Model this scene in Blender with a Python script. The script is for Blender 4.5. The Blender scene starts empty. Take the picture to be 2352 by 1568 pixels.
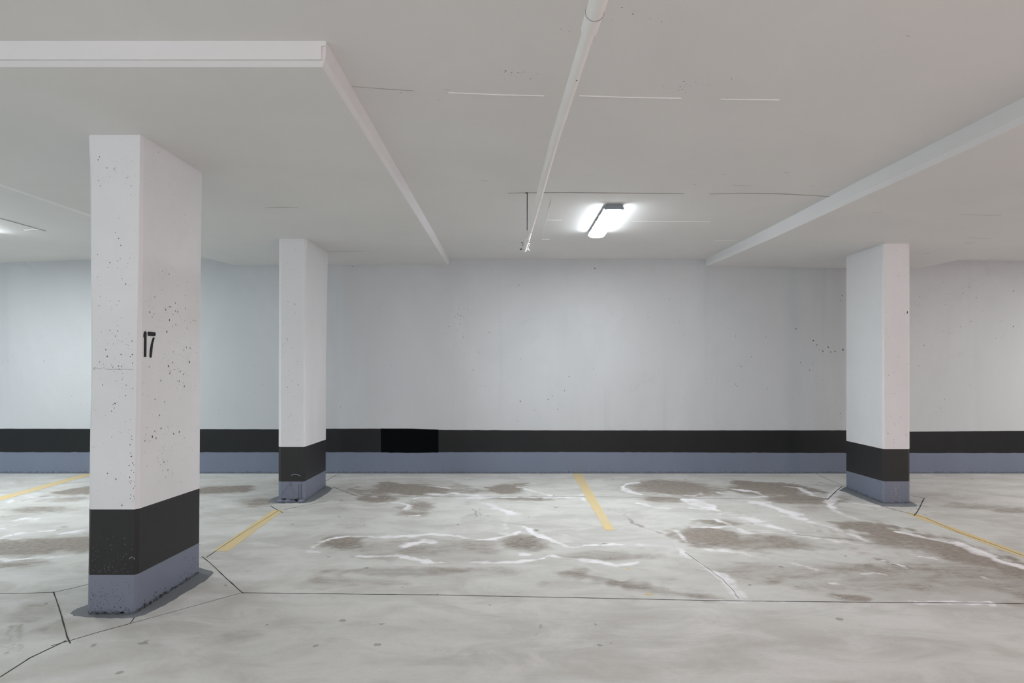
import bpy, bmesh, math, random
import numpy as np
random.seed(7); rng = np.random.default_rng(7)
scene = bpy.context.scene
COL = scene.collection

# ------------------------------------------------------------------ camera, world, lights, exposure
F = 1400.0; CH = 1.4; VX, VY = 1155.0, 827.0          # focal length in px, camera height, vanishing point
cd = bpy.data.cameras.new('camera'); cam = bpy.data.objects.new('camera', cd); COL.objects.link(cam)
cam.location = (0, 0, CH); cam.rotation_euler = (math.pi/2, 0, 0)
cd.sensor_width = 36; cd.lens = F/2352*36
cd.shift_x = (1176-VX)/2352; cd.shift_y = (VY-784)/2352
cd.clip_start = .05
scene.camera = cam
w = bpy.data.worlds.new('world'); scene.world = w; w.use_nodes = True
w.node_tree.nodes['Background'].inputs[0].default_value = (.9, .93, 1, 1)
w.node_tree.nodes['Background'].inputs[1].default_value = 0.3
scene.view_settings.view_transform = 'Standard'; scene.view_settings.look = 'None'
scene.view_settings.gamma = 1; scene.view_settings.use_curve_mapping = False
scene.view_settings.exposure = -0.19
def lamp(x, y, z, power, color, sx=.25, sy=1.2, rz=0):
    l = bpy.data.lights.new('garage_lamp', 'AREA'); l.shape = 'RECTANGLE'; l.size = sx; l.size_y = sy
    l.energy = power; l.color = color
    o = bpy.data.objects.new('garage_lamp', l); COL.objects.link(o); o.location = (x, y, z); o.rotation_euler = (0, 0, rz)
COOL = (.82, .92, 1.0); PINK = (1.0, .74, .76); NEUT = (1, .98, .97)
# ceiling lamps along the driving lane behind and beside the camera (wide-throw strip lamps) and in the neighbouring bays, plus one added fill
def bulb(x, y, z, power, color, r=.5):
    l = bpy.data.lights.new('garage_lamp', 'POINT'); l.energy = power; l.color = color; l.shadow_soft_size = r
    o = bpy.data.objects.new('garage_lamp', l); COL.objects.link(o); o.location = (x, y, z)
for x, y, p, c in [(-4.4, -1.6, 140, COOL), (4.6, -1.2, 172, PINK), (-9.5, -1.0, 150, COOL), (9.5, -1.0, 160, PINK), (0, -6.0, 90, NEUT), (-.3, -1.4, 78, (1, .92, .92))]:  # last entry: unseen fill added to brighten the pillar sides and pipe
    bulb(x, y, 2.15, p, c)
for x, y, p, c in [(7.4, 5.2, 80, NEUT), (-8.6, 5.2, 50, COOL)]: lamp(x, y, 2.60, p, c)
for x, y, p, c in [(.925, 5.56, 34, (.95, .98, 1)), (-5.15, 5.6, 46, (.93, .97, 1))]: lamp(x, y, 2.58, p, c, .10, .9)   # downward light of the two strip lamps
LAMP_EMIT = 41.0

# ------------------------------------------------------------------ geometry of the place
def hc(Y):                                   # ceiling height above the camera
    Y = max(Y, 1.6); return 1.249 + .0193*(7.54-Y)
def hcx(X, Y):
    h = hc(Y)
    if X < -5: h -= .035*(-5-max(X, -7))
    if X > 4.5: h -= .012*min(X-4.5, 1.5)
    return h
def hd(Y): return 1.179 + .0145*(7.54-Y)     # underside of the left drop panel
YB = 7.54
def fl(px, py):                              # point of the floor seen at a photo pixel (used once to lay out the survey)
    Y = CH*F/(py-VY); return ((px-VX)/F*Y, Y)
def ce(px, py):
    Y = 1.3945/((VY-py)/F + .0193); return ((px-VX)/F*Y, Y)
def fx(px, Y): return (px-VX)/F*Y
def fz(py, Y): return CH - (py-VY)/F*Y

# ------------------------------------------------------------------ materials
def nt(name):
    m = bpy.data.materials.new(name); m.use_nodes = True; t = m.node_tree
    return m, t, t.nodes['Principled BSDF']
def N(t, kind, **kw):
    n = t.nodes.new(kind)
    for k, v in kw.items():
        if k.startswith('i_'):
            key = k[2:].replace('_', ' '); n.inputs[key].default_value = v
        else: setattr(n, k, v)
    return n
def L(t, a, b): t.links.new(a, b)
def math_(t, op, a, b=None, c=None, clamp=False):
    n = t.nodes.new('ShaderNodeMath'); n.operation = op; n.use_clamp = clamp
    for i, v in enumerate((a, b, c)):
        if v is None: continue
        if hasattr(v, 'is_linked'): L(t, v, n.inputs[i])
        else: n.inputs[i].default_value = v
    return n.outputs[0]
def mapr(t, v, a, b, c=0., d=1.):
    n = t.nodes.new('ShaderNodeMapRange'); n.interpolation_type = 'SMOOTHSTEP'
    L(t, v, n.inputs['Value'])
    for k, x in zip(('From Min', 'From Max', 'To Min', 'To Max'), (a, b, c, d)): n.inputs[k].default_value = x
    return n.outputs[0]
def mix(t, f, a, b):
    n = t.nodes.new('ShaderNodeMix'); n.data_type = 'RGBA'
    if hasattr(f, 'is_linked'): L(t, f, n.inputs['Factor'])
    else: n.inputs['Factor'].default_value = f
    for v, i in ((a, 6), (b, 7)):
        if hasattr(v, 'is_linked'): L(t, v, n.inputs[i])
        else: n.inputs[i].default_value = (*v, 1)
    return n.outputs[2]
def coords(t, scale=(1, 1, 1)):
    g = N(t, 'ShaderNodeNewGeometry'); m = N(t, 'ShaderNodeMapping'); m.inputs['Scale'].default_value = scale
    L(t, g.outputs['Position'], m.inputs['Vector']); return m.outputs[0]
def noise(t, vec, scale, detail=4, rough=.55, dist=0.):
    n = N(t, 'ShaderNodeTexNoise'); n.inputs['Scale'].default_value = scale; n.inputs['Detail'].default_value = detail
    n.inputs['Roughness'].default_value = rough; n.inputs['Distortion'].default_value = dist
    L(t, vec, n.inputs['Vector']); return n.outputs['Fac']
def specks(t, scale, stretch, radius, density):
    """bug holes of cast concrete: small dark ovals, sparse and clustered"""
    v = N(t, 'ShaderNodeTexVoronoi'); v.inputs['Scale'].default_value = scale
    L(t, coords(t, stretch), v.inputs['Vector'])
    sep = N(t, 'ShaderNodeSeparateColor'); L(t, v.outputs['Color'], sep.inputs[0])
    clus = noise(t, coords(t), 1.7, 2)
    keep = math_(t, 'GREATER_THAN', math_(t, 'ADD', sep.outputs[0], math_(t, 'MULTIPLY', clus, .5)), density)
    r = math_(t, 'MULTIPLY', math_(t, 'POWER', sep.outputs[1], 3.0), radius)
    r = math_(t, 'ADD', r, radius*.25)
    return math_(t, 'MULTIPLY', math_(t, 'LESS_THAN', v.outputs['Distance'], r), keep)
def bump(t, b, h, strength, dist=.01):
    n = N(t, 'ShaderNodeBump'); n.inputs['Strength'].default_value = strength; n.inputs['Distance'].default_value = dist
    L(t, h, n.inputs['Height']); L(t, n.outputs[0], b.inputs['Normal'])

def painted(name, col, rough=.75, speck=None, var=.04, stain=None, bumps=.15, dirt=None, scuff=None, spec=.3, streak=0):
    m, t, b = nt(name); b.inputs['Roughness'].default_value = rough; b.inputs['Specular IOR Level'].default_value = spec
    c2 = tuple(x*(1-var*2.2) for x in col)
    f = mapr(t, noise(t, coords(t, (1, 1, .45)), .9, 5, .6, .4), .3, .7)
    c = mix(t, f, col, c2)
    f = mapr(t, noise(t, coords(t), 9, 4, .7), .35, .75)
    c = mix(t, math_(t, 'MULTIPLY', f, .35), c, tuple(x*(1-var*2) for x in col))
    if streak:
        s = mapr(t, noise(t, coords(t, (2.2, 2.2, .12)), 1.6, 4, .6), .56, .72)
        c = mix(t, math_(t, 'MULTIPLY', s, streak), c, tuple(x*.86 for x in col))
    if stain:
        s = mapr(t, noise(t, coords(t), 2.6, 6, .62, .6), .60, .78)
        c = mix(t, math_(t, 'MULTIPLY', s, stain), c, tuple(x*.72 for x in col))
    if scuff:
        s1 = mapr(t, noise(t, coords(t, (1, 1, .6)), 55, 6, .75), .62, .72)
        s2 = mapr(t, noise(t, coords(t), 3.1, 3), .48, .70)
        c = mix(t, math_(t, 'MULTIPLY', math_(t, 'MULTIPLY', s1, s2), scuff), c, (.35, .35, .36))
    if dirt:
        g = N(t, 'ShaderNodeNewGeometry'); sp = N(t, 'ShaderNodeSeparateXYZ'); L(t, g.outputs['Position'], sp.inputs[0])
        lo = math_(t, 'SUBTRACT', 1, math_(t, 'DIVIDE', sp.outputs[2], dirt, clamp=True), clamp=True)
        s = mapr(t, math_(t, 'ADD', math_(t, 'MULTIPLY', lo, .55), noise(t, coords(t), 30, 6, .75)), .80, .98)
        c = mix(t, math_(t, 'MULTIPLY', s, .8), c, (.10, .115, .14))
    if speck:
        s = specks(t, *speck)
        c = mix(t, math_(t, 'MULTIPLY', s, .85), c, tuple(x*.16 for x in col))
    L(t, c, b.inputs['Base Color'])
    bump(t, b, noise(t, coords(t), 60, 5, .6), bumps, .004)
    return m

WHITE = (.83, .845, .86)
M = {}
M['wall'] = painted('wall_paint', (.61, .638, .655), speck=(45, (1, 1, .7), .12, 1.05), stain=.25, streak=.5)
M['pillar'] = painted('pillar_paint', WHITE, speck=(60, (1, 1, .6), .12, 1.0), stain=.12)
M['pillar_smooth'] = painted('pillar_paint_smooth', WHITE, speck=(60, (1, 1, .6), .12, 1.0), stain=.12)
M['ceiling'] = painted('ceiling_paint', (.79, .785, .765), var=.02, speck=(26, (1, 1, 1), .035, 1.27), rough=.85, stain=.05, bumps=.08)
M['fascia'] = painted('fascia_paint', (.80, .805, .81), speck=(22, (1, 1, 1), .05, 1.16), var=.02)
M['black'] = painted('black_band_paint', (.013, .015, .017), rough=.45, var=.15, bumps=.2, spec=.35)
M['black_scuff'] = painted('black_band_scuffed', (.032, .032, .033), rough=.5, var=.1, bumps=.2, scuff=.7, spec=.35, speck=(20, (1, 1, .5), .07, 1.1))
M['black_patch'] = painted('fresh_black_paint', (.003, .0045, .006), rough=.85, var=.2, bumps=.1, spec=.06)
M['grey'] = painted('blue_grey_paint', (.225, .255, .325), rough=.6, var=.05, bumps=.6, dirt=.055, speck=(20, (1, 1, .6), .06, 1.12))
M['grey_wall'] = painted('blue_grey_wall_paint', (.20, .235, .31), rough=.65, var=.05, bumps=.3, dirt=.06, speck=(18, (1, 1, .7), .05, 1.14))
M['skirt'] = painted('spilled_grey_paint', (.25, .27, .29), rough=.75, var=.12, bumps=.3, stain=.8)
M['pipe'] = painted('pipe_white_paint', (.90, .89, .87), rough=.65, var=.02, bumps=.03, spec=.2)
M['joint'] = painted('dark_joint', (.08, .082, .075), rough=.9, var=.2)
M['joint_pale'] = painted('worn_joint', (.20, .195, .18), rough=.9, var=.2)
M['seam_dark'] = painted('dark_seam', (.48, .46, .44), rough=.9, var=.1)
M['seam_light'] = painted('light_seam', (.90, .90, .89), rough=.8, var=.01)
M['pit'] = painted('dark_pit', (.13, .125, .12), rough=.9, var=.2)  # dark colour of the bug holes and specks
M['scratch'] = painted('pale_scratch', (.42, .42, .43), rough=.7, var=.2)
M['number'] = painted('stencil_black', (.018, .018, .022), rough=.6, var=.1)
M['steel'] = painted('dark_steel', (.06, .06, .06), rough=.5, var=.1)
M['white_metal'] = painted('white_metal', (.88, .88, .88), rough=.35, var=.01, spec=.6)
M['housing'] = painted('grey_housing', (.26, .30, .33), rough=.5, var=.02, bumps=.02)
m, t, b = nt('lit_lens'); b.inputs['Base Color'].default_value = (.9, .9, .9, 1)
b.inputs['Emission Color'].default_value = (.89, .945, 1, 1); b.inputs['Emission Strength'].default_value = LAMP_EMIT
M['lens'] = m
# yellow road paint, worn through to the slab
m, t, b = nt('yellow_line_paint'); b.inputs['Roughness'].default_value = .8
n1 = noise(t, coords(t), 38, 7, .75); n2 = noise(t, coords(t), 5, 4, .6)
f = mapr(t, math_(t, 'ADD', math_(t, 'MULTIPLY', n1, .7), math_(t, 'MULTIPLY', n2, .5)), .50, .72)
c = mix(t, math_(t, 'MULTIPLY', f, .65), (.76, .60, .28), (.66, .60, .46))
L(t, c, b.inputs['Base Color']); M['yellow'] = m
# floor slab
m, t, b = nt('floor_concrete'); b.inputs['Roughness'].default_value = .72; b.inputs['Specular IOR Level'].default_value = .3
at = N(t, 'ShaderNodeAttribute', attribute_name='wear')
sp = N(t, 'ShaderNodeSeparateColor'); L(t, at.outputs['Color'], sp.inputs[0])
Wt, Br, Dk = sp.outputs
big = noise(t, coords(t, (.45, 1, 1)), .9, 6, .62, .8)
med = noise(t, coords(t, (.5, 1, 1)), 4.5, 8, .68, .6)
fine = noise(t, coords(t, (.5, 1.1, 1)), 38, 10, .82)
grit = noise(t, coords(t), 170, 3, .7)
c = mix(t, mapr(t, big, .36, .64), (.67, .685, .65), (.57, .57, .54))
c = mix(t, math_(t, 'MULTIPLY', mapr(t, med, .44, .66), .7), c, (.76, .76, .74))
c = mix(t, math_(t, 'MULTIPLY', mapr(t, med, .50, .32), .42), c, (.50, .475, .44))
c = mix(t, math_(t, 'MULTIPLY', mapr(t, fine, .54, .68), .40), c, (.44, .415, .38))
c = mix(t, math_(t, 'MULTIPLY', mapr(t, grit, .52, .72), .22), c, (.22, .21, .20))
bm_ = mapr(t, math_(t, 'ADD', Br, math_(t, 'MULTIPLY', math_(t, 'SUBTRACT', med, .5), 1.3)), .16, .70)
brt = mix(t, mapr(t, fine, .36, .62), (.42, .38, .335), (.25, .218, .182))
brt = mix(t, math_(t, 'MULTIPLY', mapr(t, grit, .48, .66), .4), brt, (.20, .18, .155))
c = mix(t, math_(t, 'MULTIPLY', bm_, .95), c, brt)
dk = mapr(t, math_(t, 'ADD', Dk, math_(t, 'MULTIPLY', math_(t, 'SUBTRACT', fine, .5), 1.9)), .42, .85)
c = mix(t, math_(t, 'MULTIPLY', dk, .8), c, (.20, .178, .155))
wn = math_(t, 'ADD', math_(t, 'MULTIPLY', math_(t, 'SUBTRACT', fine, .5), 1.0), math_(t, 'MULTIPLY', math_(t, 'SUBTRACT', med, .5), .5))
streak = noise(t, coords(t, (.55, 1.6, 1)), 14, 8, .75, .5)
patchy = mapr(t, noise(t, coords(t), 3.3, 4, .6), .36, .58, .5, 1.0)
wn = math_(t, 'ADD', wn, math_(t, 'MULTIPLY', math_(t, 'SUBTRACT', streak, .5), 1.3))
wm = math_(t, 'MULTIPLY', mapr(t, math_(t, 'ADD', math_(t, 'MULTIPLY', Wt, 1.05), wn), .32, .84), patchy)
c = mix(t, math_(t, 'MULTIPLY', wm, 1.0), c, (.92, .92, .94))
# small dark droppings
v = N(t, 'ShaderNodeTexVoronoi', voronoi_dimensions='2D'); v.inputs['Scale'].default_value = 3.6
wv = N(t, 'ShaderNodeVectorMath', operation='ADD'); nn = N(t, 'ShaderNodeTexNoise'); nn.inputs['Scale'].default_value = 22
L(t, coords(t), nn.inputs['Vector']); sc_ = N(t, 'ShaderNodeVectorMath', operation='SCALE'); sc_.inputs['Scale'].default_value = .05
L(t, nn.outputs['Color'], sc_.inputs[0]); L(t, coords(t), wv.inputs[0]); L(t, sc_.outputs[0], wv.inputs[1]); L(t, wv.outputs[0], v.inputs['Vector'])
s2 = N(t, 'ShaderNodeSeparateColor'); L(t, v.outputs['Color'], s2.inputs[0])
spot = math_(t, 'MULTIPLY', math_(t, 'LESS_THAN', v.outputs['Distance'], math_(t, 'MULTIPLY', math_(t, 'POWER', s2.outputs[1], 2.0), .075)), math_(t, 'GREATER_THAN', s2.outputs[0], .58))
c = mix(t, math_(t, 'MULTIPLY', spot, .5), c, (.17, .165, .155))
L(t, c, b.inputs['Base Color'])
bump(t, b, fine, .25, .004)
M['floor'] = m

# ------------------------------------------------------------------ mesh helpers
def tag(o, label=None, cat=None, group=None, kind=None):
    if label: o['label'] = label
    if cat: o['category'] = cat
    if group: o['group'] = group
    if kind: o['kind'] = kind
    return o
def mk(name, verts, faces, mat, parent=None, smooth=False):
    me = bpy.data.meshes.new(name); me.from_pydata([tuple(map(float, v)) for v in verts], [], faces)
    me.materials.append(M[mat]); me.validate(); me.update()
    bm = bmesh.new(); bm.from_mesh(me); bmesh.ops.recalc_face_normals(bm, faces=bm.faces); bm.to_mesh(me); bm.free()
    if smooth: me.polygons.foreach_set('use_smooth', [True]*len(me.polygons))
    o = bpy.data.objects.new(name, me); COL.objects.link(o)
    if parent: o.parent = parent; o.matrix_parent_inverse = PINV.get(parent.name) or o.matrix_parent_inverse
    return o
from mathutils import Matrix, Vector
PINV = {}
def empty(name, loc, label, cat, group=None):
    e = bpy.data.objects.new(name, None); COL.objects.link(e); e.location = loc; e.empty_display_size = .2
    PINV[e.name] = Matrix.Translation(-Vector(loc))
    return tag(e, label, cat, group)
def loft(rings, closed=True, cap=True):
    n = len(rings[0]); vs = [p for r in rings for p in r]; fs = []
    for i in range(len(rings)-1):
        for j in range(n if closed else n-1):
            k = (j+1) % n; fs.append((i*n+j, i*n+k, (i+1)*n+k, (i+1)*n+j))
    if cap: fs.append(tuple(range(n))[::-1]); fs.append(tuple((len(rings)-1)*n+j for j in range(n)))
    return vs, fs
def merge(parts):
    V, Fc = [], []
    for vs, fs in parts:
        o = len(V); V += list(vs); Fc += [tuple(i+o for i in f) for f in fs]
    return V, Fc
def boxg(x0, x1, y0, y1, z0, z1):
    return loft([[(x0, y0, z), (x1, y0, z), (x1, y1, z), (x0, y1, z)] for z in (z0, z1)])
def tube(pts, r, n=20, cap=True):
    rings = []
    pts = [Vector(p) for p in pts]
    rs = r if isinstance(r, (list, tuple)) else [r]*len(pts)
    for i, p in enumerate(pts):
        d = (pts[min(i+1, len(pts)-1)]-pts[max(i-1, 0)]).normalized()
        a = d.cross(Vector((0, 0, 1)) if abs(d.z) < .9 else Vector((1, 0, 0))).normalized(); b_ = d.cross(a)
        rings.append([p + (a*math.cos(2*math.pi*k/n)+b_*math.sin(2*math.pi*k/n))*rs[i] for k in range(n)])
    return loft(rings, cap=cap)
def interp(tab, v):
    return float(np.interp(v, [a for a, _ in tab], [b_ for _, b_ in tab]))
def ribbon(pts, width, z, thick, jitter=0., step=.06, taper=False):
    """flat bar of given width along a path of (x, y); z may be a function of x, y; thick may be negative"""
    P = []
    for (a, b_) in zip(pts[:-1], pts[1:]):
        n = max(1, int(math.dist(a, b_)/step))
        for k in range(n): P.append((a[0]+(b_[0]-a[0])*k/n, a[1]+(b_[1]-a[1])*k/n))
    P.append(pts[-1]); rings = []
    for i, p in enumerate(P):
        q0, q1 = P[max(i-1, 0)], P[min(i+1, len(P)-1)]
        dx, dy = q1[0]-q0[0], q1[1]-q0[1]; l = math.hypot(dx, dy) or 1; nx, ny = -dy/l, dx/l
        j = random.uniform(-jitter, jitter); wd = width*(1+random.uniform(-.35, .35)*(jitter > 0))
        if taper: wd *= min(1, .25+1.5*min(i, len(P)-1-i)/max(1, len(P)-1)*2)
        cx, cy = p[0]+nx*j, p[1]+ny*j; zz = z(cx, cy) if callable(z) else z
        rings.append([(cx-nx*wd/2, cy-ny*wd/2, zz), (cx+nx*wd/2, cy+ny*wd/2, zz),
                      (cx+nx*wd/2, cy+ny*wd/2, zz+thick), (cx-nx*wd/2, cy-ny*wd/2, zz+thick)])
    return loft(rings)

# ------------------------------------------------------------------ floor with its surveyed stains
def C(ox, oy, s, *pts): return [(x/s+ox, y/s+oy) for x, y in pts]
A = lambda *p: C(700, 1080, 3.92, *p)
B = lambda *p: C(1250, 1060, 3.36, *p)
R = lambda *p: C(1900, 1150, 5.2035, *p)
Q = lambda *p: C(0, 1080, 5.6, *p)
WH = [  # (photo path, half width in m, strength): efflorescence and salt lines
 (A((60,705),(120,660),(220,625),(300,605),(480,585),(720,600),(880,592),(1000,590),(1130,578),(1300,585),(1450,608),(1620,620),(1720,608),(1850,575),(1930,552)), .028, 1),
 (A((1760,560),(1850,575)), .05, .8),
 (A((1960,510),(2060,560),(2150,600),(2250,640),(2330,665))+B((80,615),(190,655),(230,662),(400,642),(560,635),(740,638),(840,650)), .028, 1),
 (A((20,730),(130,740)), .02, .8), (A((490,762),(640,775),(780,778),(850,765),(930,790),(1040,812),(1120,825)), .03, 1),
 (A((1120,825),(1500,822)), .02, .7), (A((1500,822),(1700,826),(1950,825),(2100,800),(2200,770),(2330,790))+B((60,720),(130,742),(330,765),(430,775),(560,800),(640,790),(730,768)), .026, .95),
 (A((900,690),(960,665),(1060,650),(1150,655)), .05, .95),
 (A((1930,755),(2010,760)), .03, .9), (A((2190,760),(2330,790)), .03, .8),
 (A((430,235),(640,235),(800,235)), .02, .95), (A((980,255),(1040,243),(1300,248),(1600,245),(2000,240),(2300,245)), .025, 1),
 (A((760,212),(900,222),(990,230)), .05, .95), (A((1120,212),(1250,222),(1350,205),(1500,222),(1560,240)), .075, .85),
 (A((1040,135),(1200,145),(1300,160)), .025, .8), (A((1920,150),(2060,185),(2220,225)), .035, .95),
 (A((700,290),(850,290),(930,320),(920,350)), .045, .8), (A((1640,300),(1720,340),(1800,360),(1850,385)), .06, .8),
 (A((1800,440),(1790,500),(1830,560)), .05, .55), (A((930,415),(1030,400)), .025, .7),
 (B((0,245),(50,262)), .02, .8), (B((0,280),(210,275),(290,255)), .03, 1), (B((290,280),(310,300)), .03, .8),
 (B((720,160),(640,170),(600,195),(640,230),(740,250)), .035, 1), (B((900,250),(1000,258),(1150,262),(1215,250),(1210,235)), .03, .95),
 (B((1460,210),(1540,225),(1620,230),(1700,268),(1600,272),(1400,272),(1340,235)), .04, .95),
 (B((1085,290),(1180,310),(1260,350),(1320,370)), .075, 1), (B((1600,310),(1680,315),(1740,345),(1850,375),(1900,400),(1960,440)), .06, 1.05),
 (B((740,320),(820,345),(930,360)), .035, .8), (B((1130,355),(1250,375),(1330,372)), .025, .8),
 (B((1280,400),(1450,405),(1600,440),(1720,480),(1820,520),(1940,555)), .085, .85), (B((1130,445),(1300,443),(1400,470),(1440,495)), .03, .75),
 (B((1150,510),(1300,508),(1450,500),(1560,545),(1720,545),(1850,560),(2100,590),(2340,620)), .03, .8),
 (B((1850,190),(1960,200),(2040,235),(2110,270),(2180,275),(2230,240),(2300,200)), .035, 1.05),
 (B((2260,230),(2200,310),(2230,370),(2340,420)), .06, .95), (B((2000,455),(2200,500),(2350,555)), .05, .55),
 (B((1020,530),(1060,570),(1090,600),(1120,632)), .025, .8), (B((1070,685),(1120,740),(1200,780),(1280,840),(1360,880),(1420,960),(1490,1050)), .028, .95),
 (B((1220,828),(1300,845)), .02, .9), (B((1380,870),(1440,920),(1550,1050)), .022, .8),
 (B((1250,680),(1500,700),(1700,745),(1900,780),(2100,830)), .035, .6), (B((1980,680),(2340,735)), .02, .6),
 (B((1000,1055),(1350,1075),(1700,1075),(1870,1080)), .018, .95), (B((1840,1080),(1870,1095)), .02, .9), (B((2120,1035),(2350,1055)), .012, .7),
 (B((340,400),(700,330)), .03, .0),
 (R((0,50),(70,130),(200,180),(340,215)), .04, .8), (R((260,20),(450,40),(600,65)), .02, .95),
 (R((850,370),(960,385),(1150,440),(1300,465),(1450,495),(1560,495)), .028, 1), (R((1560,500),(1640,540),(1800,590),(1950,660),(2150,745),(2352,800),(2600,870)), .05, 1),
 (R((1120,670),(1280,690)), .02, .8), (R((1000,640),(1300,670),(1450,760)), .07, .45), (R((640,705),(800,740),(900,780)), .018, .9), (R((900,790),(1050,840),(1200,885),(1300,885)), .018, .65),
 (R((420,870),(560,860),(700,885)), .025, .75), (R((1860,910),(1960,945),(2080,965)), .018, .8), (R((2050,1035),(2250,1060)), .012, .8),
 (R((1080,1215),(1400,1222),(1600,1228),(1950,1225)), .022, 1.15), (R((880,1180),(980,1182)), .012, .8), (R((700,995),(800,1015)), .02, .6),
 (R((0,470),(250,505),(480,535),(640,510)), .025, .7), (R((270,385),(480,490)), .04, .65), (R((40,980),(120,985)), .02, .6),
 (Q((0,342),(250,342),(700,342)), .03, 1), (Q((700,342),(1150,342),(1300,342)), .012, .9), (Q((100,410),(200,345),(350,325),(490,295)), .035, .85),
 (Q((0,880),(60,850),(250,805),(500,785),(700,765)), .03, 1), (Q((820,810),(950,790),(1060,768)), .04, .85),
 (Q((150,715),(230,690)), .03, .8), (Q((230,640),(360,610),(430,650)), .05, .65), (Q((0,750),(80,745)), .02, .9),
 (Q((0,1135),(130,1155),(250,1140),(420,1135)), .025, .8), (Q((510,1125),(710,1110)), .025, .9), (Q((750,1105),(940,1092)), .012, .7), (Q((40,1180),(380,1165)), .02, .5),
]
BR = [  # (photo centre, radii in px, strength): brown damp patches
 (A((950,172))[0], 110, 15, .95), (A((650,258))[0], 45, 9, .75), (A((1830,165))[0], 38, 12, .95), (A((1300,190))[0], 110, 8, .5), (A((1950,255))[0], 90, 5, .6),
 (A((1100,700))[0], 260, 30, .42), (A((1500,770))[0], 120, 22, .42), (A((360,640))[0], 60, 18, .7), (A((1000,340))[0], 45, 26, .5), (A((450,450))[0], 60, 25, .3), (A((1960,660))[0], 60, 20, .6),
 (A((900,910))[0], 260, 14, .45), (A((300,1000))[0], 130, 18, .4),
 (B((1000,200))[0], 110, 18, .75), (B((1750,210))[0], 85, 16, 1.1), (B((1560,170))[0], 40, 7, .8), (B((2000,290))[0], 85, 12, .8), (B((920,290))[0], 50, 8, .6), (B((1560,240))[0], 30, 8, .5),
 (B((1330,470))[0], 60, 10, .6), (B((1290,580))[0], 75, 25, .8), (B((1700,620))[0], 150, 20, .6), (B((1400,380))[0], 90, 20, .3), (B((1900,860))[0], 260, 40, .42),
 (B((450,720))[0], 120, 16, .5), (B((900,900))[0], 60, 8, .3), (B((1150,840))[0], 60, 12, .35), (B((2150,380))[0], 100, 25, .35),
 (R((400,310))[0], 45, 14, .8), (R((900,900))[0], 270, 55, .45), (R((1800,900))[0], 200, 50, .5), (R((300,1150))[0], 55, 8, .55), (R((1300,170))[0], 1, 1, 0),
 (R((1700,60))[0], 100, 9, .5), (R((2200,110))[0], 60, 8, .5), (R((900,520))[0], 90, 14, .6),
 (Q((600,960))[0], 150, 24, .8), (Q((1050,260))[0], 45, 11, .9), (Q((500,500))[0], 90, 12, .5), (Q((200,600))[0], 60, 10, .4), (Q((300,1200))[0], 80, 14, .5), (Q((1060,1030))[0], 30, 8, .6), (Q((900,370))[0], 50, 8, .5),
 ((510, 1125), 70, 9, .9), ((600, 1152), 55, 11, .6), ((90, 1400), 70, 26, .42), ((150, 1440), 60, 22, .42), ((540, 1460), 70, 26, .36), ((1010, 1430), 60, 18, .25), ((1210, 1445), 45, 16, .3),
 ((760, 1170), 60, 10, .35), ((1080, 1190), 24, 18, .3),
]
BRS = [ # brown strokes
 (R((560,330),(800,430),(1150,490),(1500,570),(1900,700),(2352,850)), .17, .95), (R((700,430),(1500,640),(2352,960)), .30, .55),
 (B((150,865),(350,880),(500,915),(700,955),(850,995),(1050,1025),(1300,1058)), .06, .62), (B((30,925),(400,942)), .05, .5), (B((640,810),(1000,900),(1200,960)), .10, .25),
 (A((1516,345),(1538,390),(1540,430),(1528,480)), .010, .75), (A((1560,340),(1580,390),(1575,450)), .008, .6), ([(20,1440),(28,1465),(24,1500)], .008, .6), ([(44,1436),(52,1465),(46,1498)], .008, .6), ([(1230,1412),(1238,1440),(1222,1490)], .004, .5),
 (R((600,690),(800,750),(950,800)), .02, 1.0), (B((1850,560),(2350,600)), .02, .7),
 (B((620,410),(690,470),(780,510),(900,550)), .018, .6),
]
DK = [ # gritty dark patches
 (A((370,675))[0], 52, 17, .62), (A((500,710))[0], 20, 6, .5), (A((1960,665))[0], 44, 13, .66), (A((2080,700))[0], 18, 8, .5), (A((700,185))[0], 14, 4, .45), (A((1880,160))[0], 10, 4, .5),
 (B((760,195))[0], 22, 10, .5), (B((940,190))[0], 32, 5, .42), (B((1560,172))[0], 26, 6, .5), (B((1750,200))[0], 40, 8, .4), (B((1380,580))[0], 26, 8, .5), (B((1280,635))[0], 50, 5, .55), (B((930,295))[0], 30, 5, .4),
 (R((350,290))[0], 18, 8, .45), (R((600,415))[0], 24, 3, .5), (A((320,270))[0], 12, 1.5, .8), (A((2085,538))[0], 6, 2.5, .9), ((440, 1300), 30, 2, 0),
 ((1640, 1379), 8, 2.5, .9), ((1003, 1366), 7, 2, .8), ((1413, 1475), 8, 3, .7), ((572, 1312), 14, 4, .5), ((588, 1314), 8, 3, .5),
]
dx = .016
xs = np.concatenate([[-14, -10, -8], np.arange(-6.6, 6.61, dx), [8, 10, 14]])
ys = np.concatenate([[-10, -6, -3, 0, 1.2], np.arange(2.2, YB+.06, dx)])
nx, ny = len(xs), len(ys)
GX, GY = np.meshgrid(xs, ys); wear = np.zeros((ny, nx, 4), np.float32); wear[..., 3] = 1
def wob(X, Y, s, seed):
    g = np.random.default_rng(seed); o = 0
    for k in range(7):
        a = g.uniform(0, 2*math.pi); f_ = 2*math.pi/(s*g.uniform(.6, 1.7)); o = o+np.sin((X*math.cos(a)+Y*math.sin(a))*f_+g.uniform(0, 6.3))
    return o/3.
WX = GX+.008*wob(GX, GY, .55, 1)+.008*wob(GX, GY, .17, 2)+.004*wob(GX, GY, .07, 3)
WY = GY+.009*wob(GX, GY, .60, 4)+.010*wob(GX, GY, .19, 5)+.005*wob(GX, GY, .08, 6)
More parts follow.
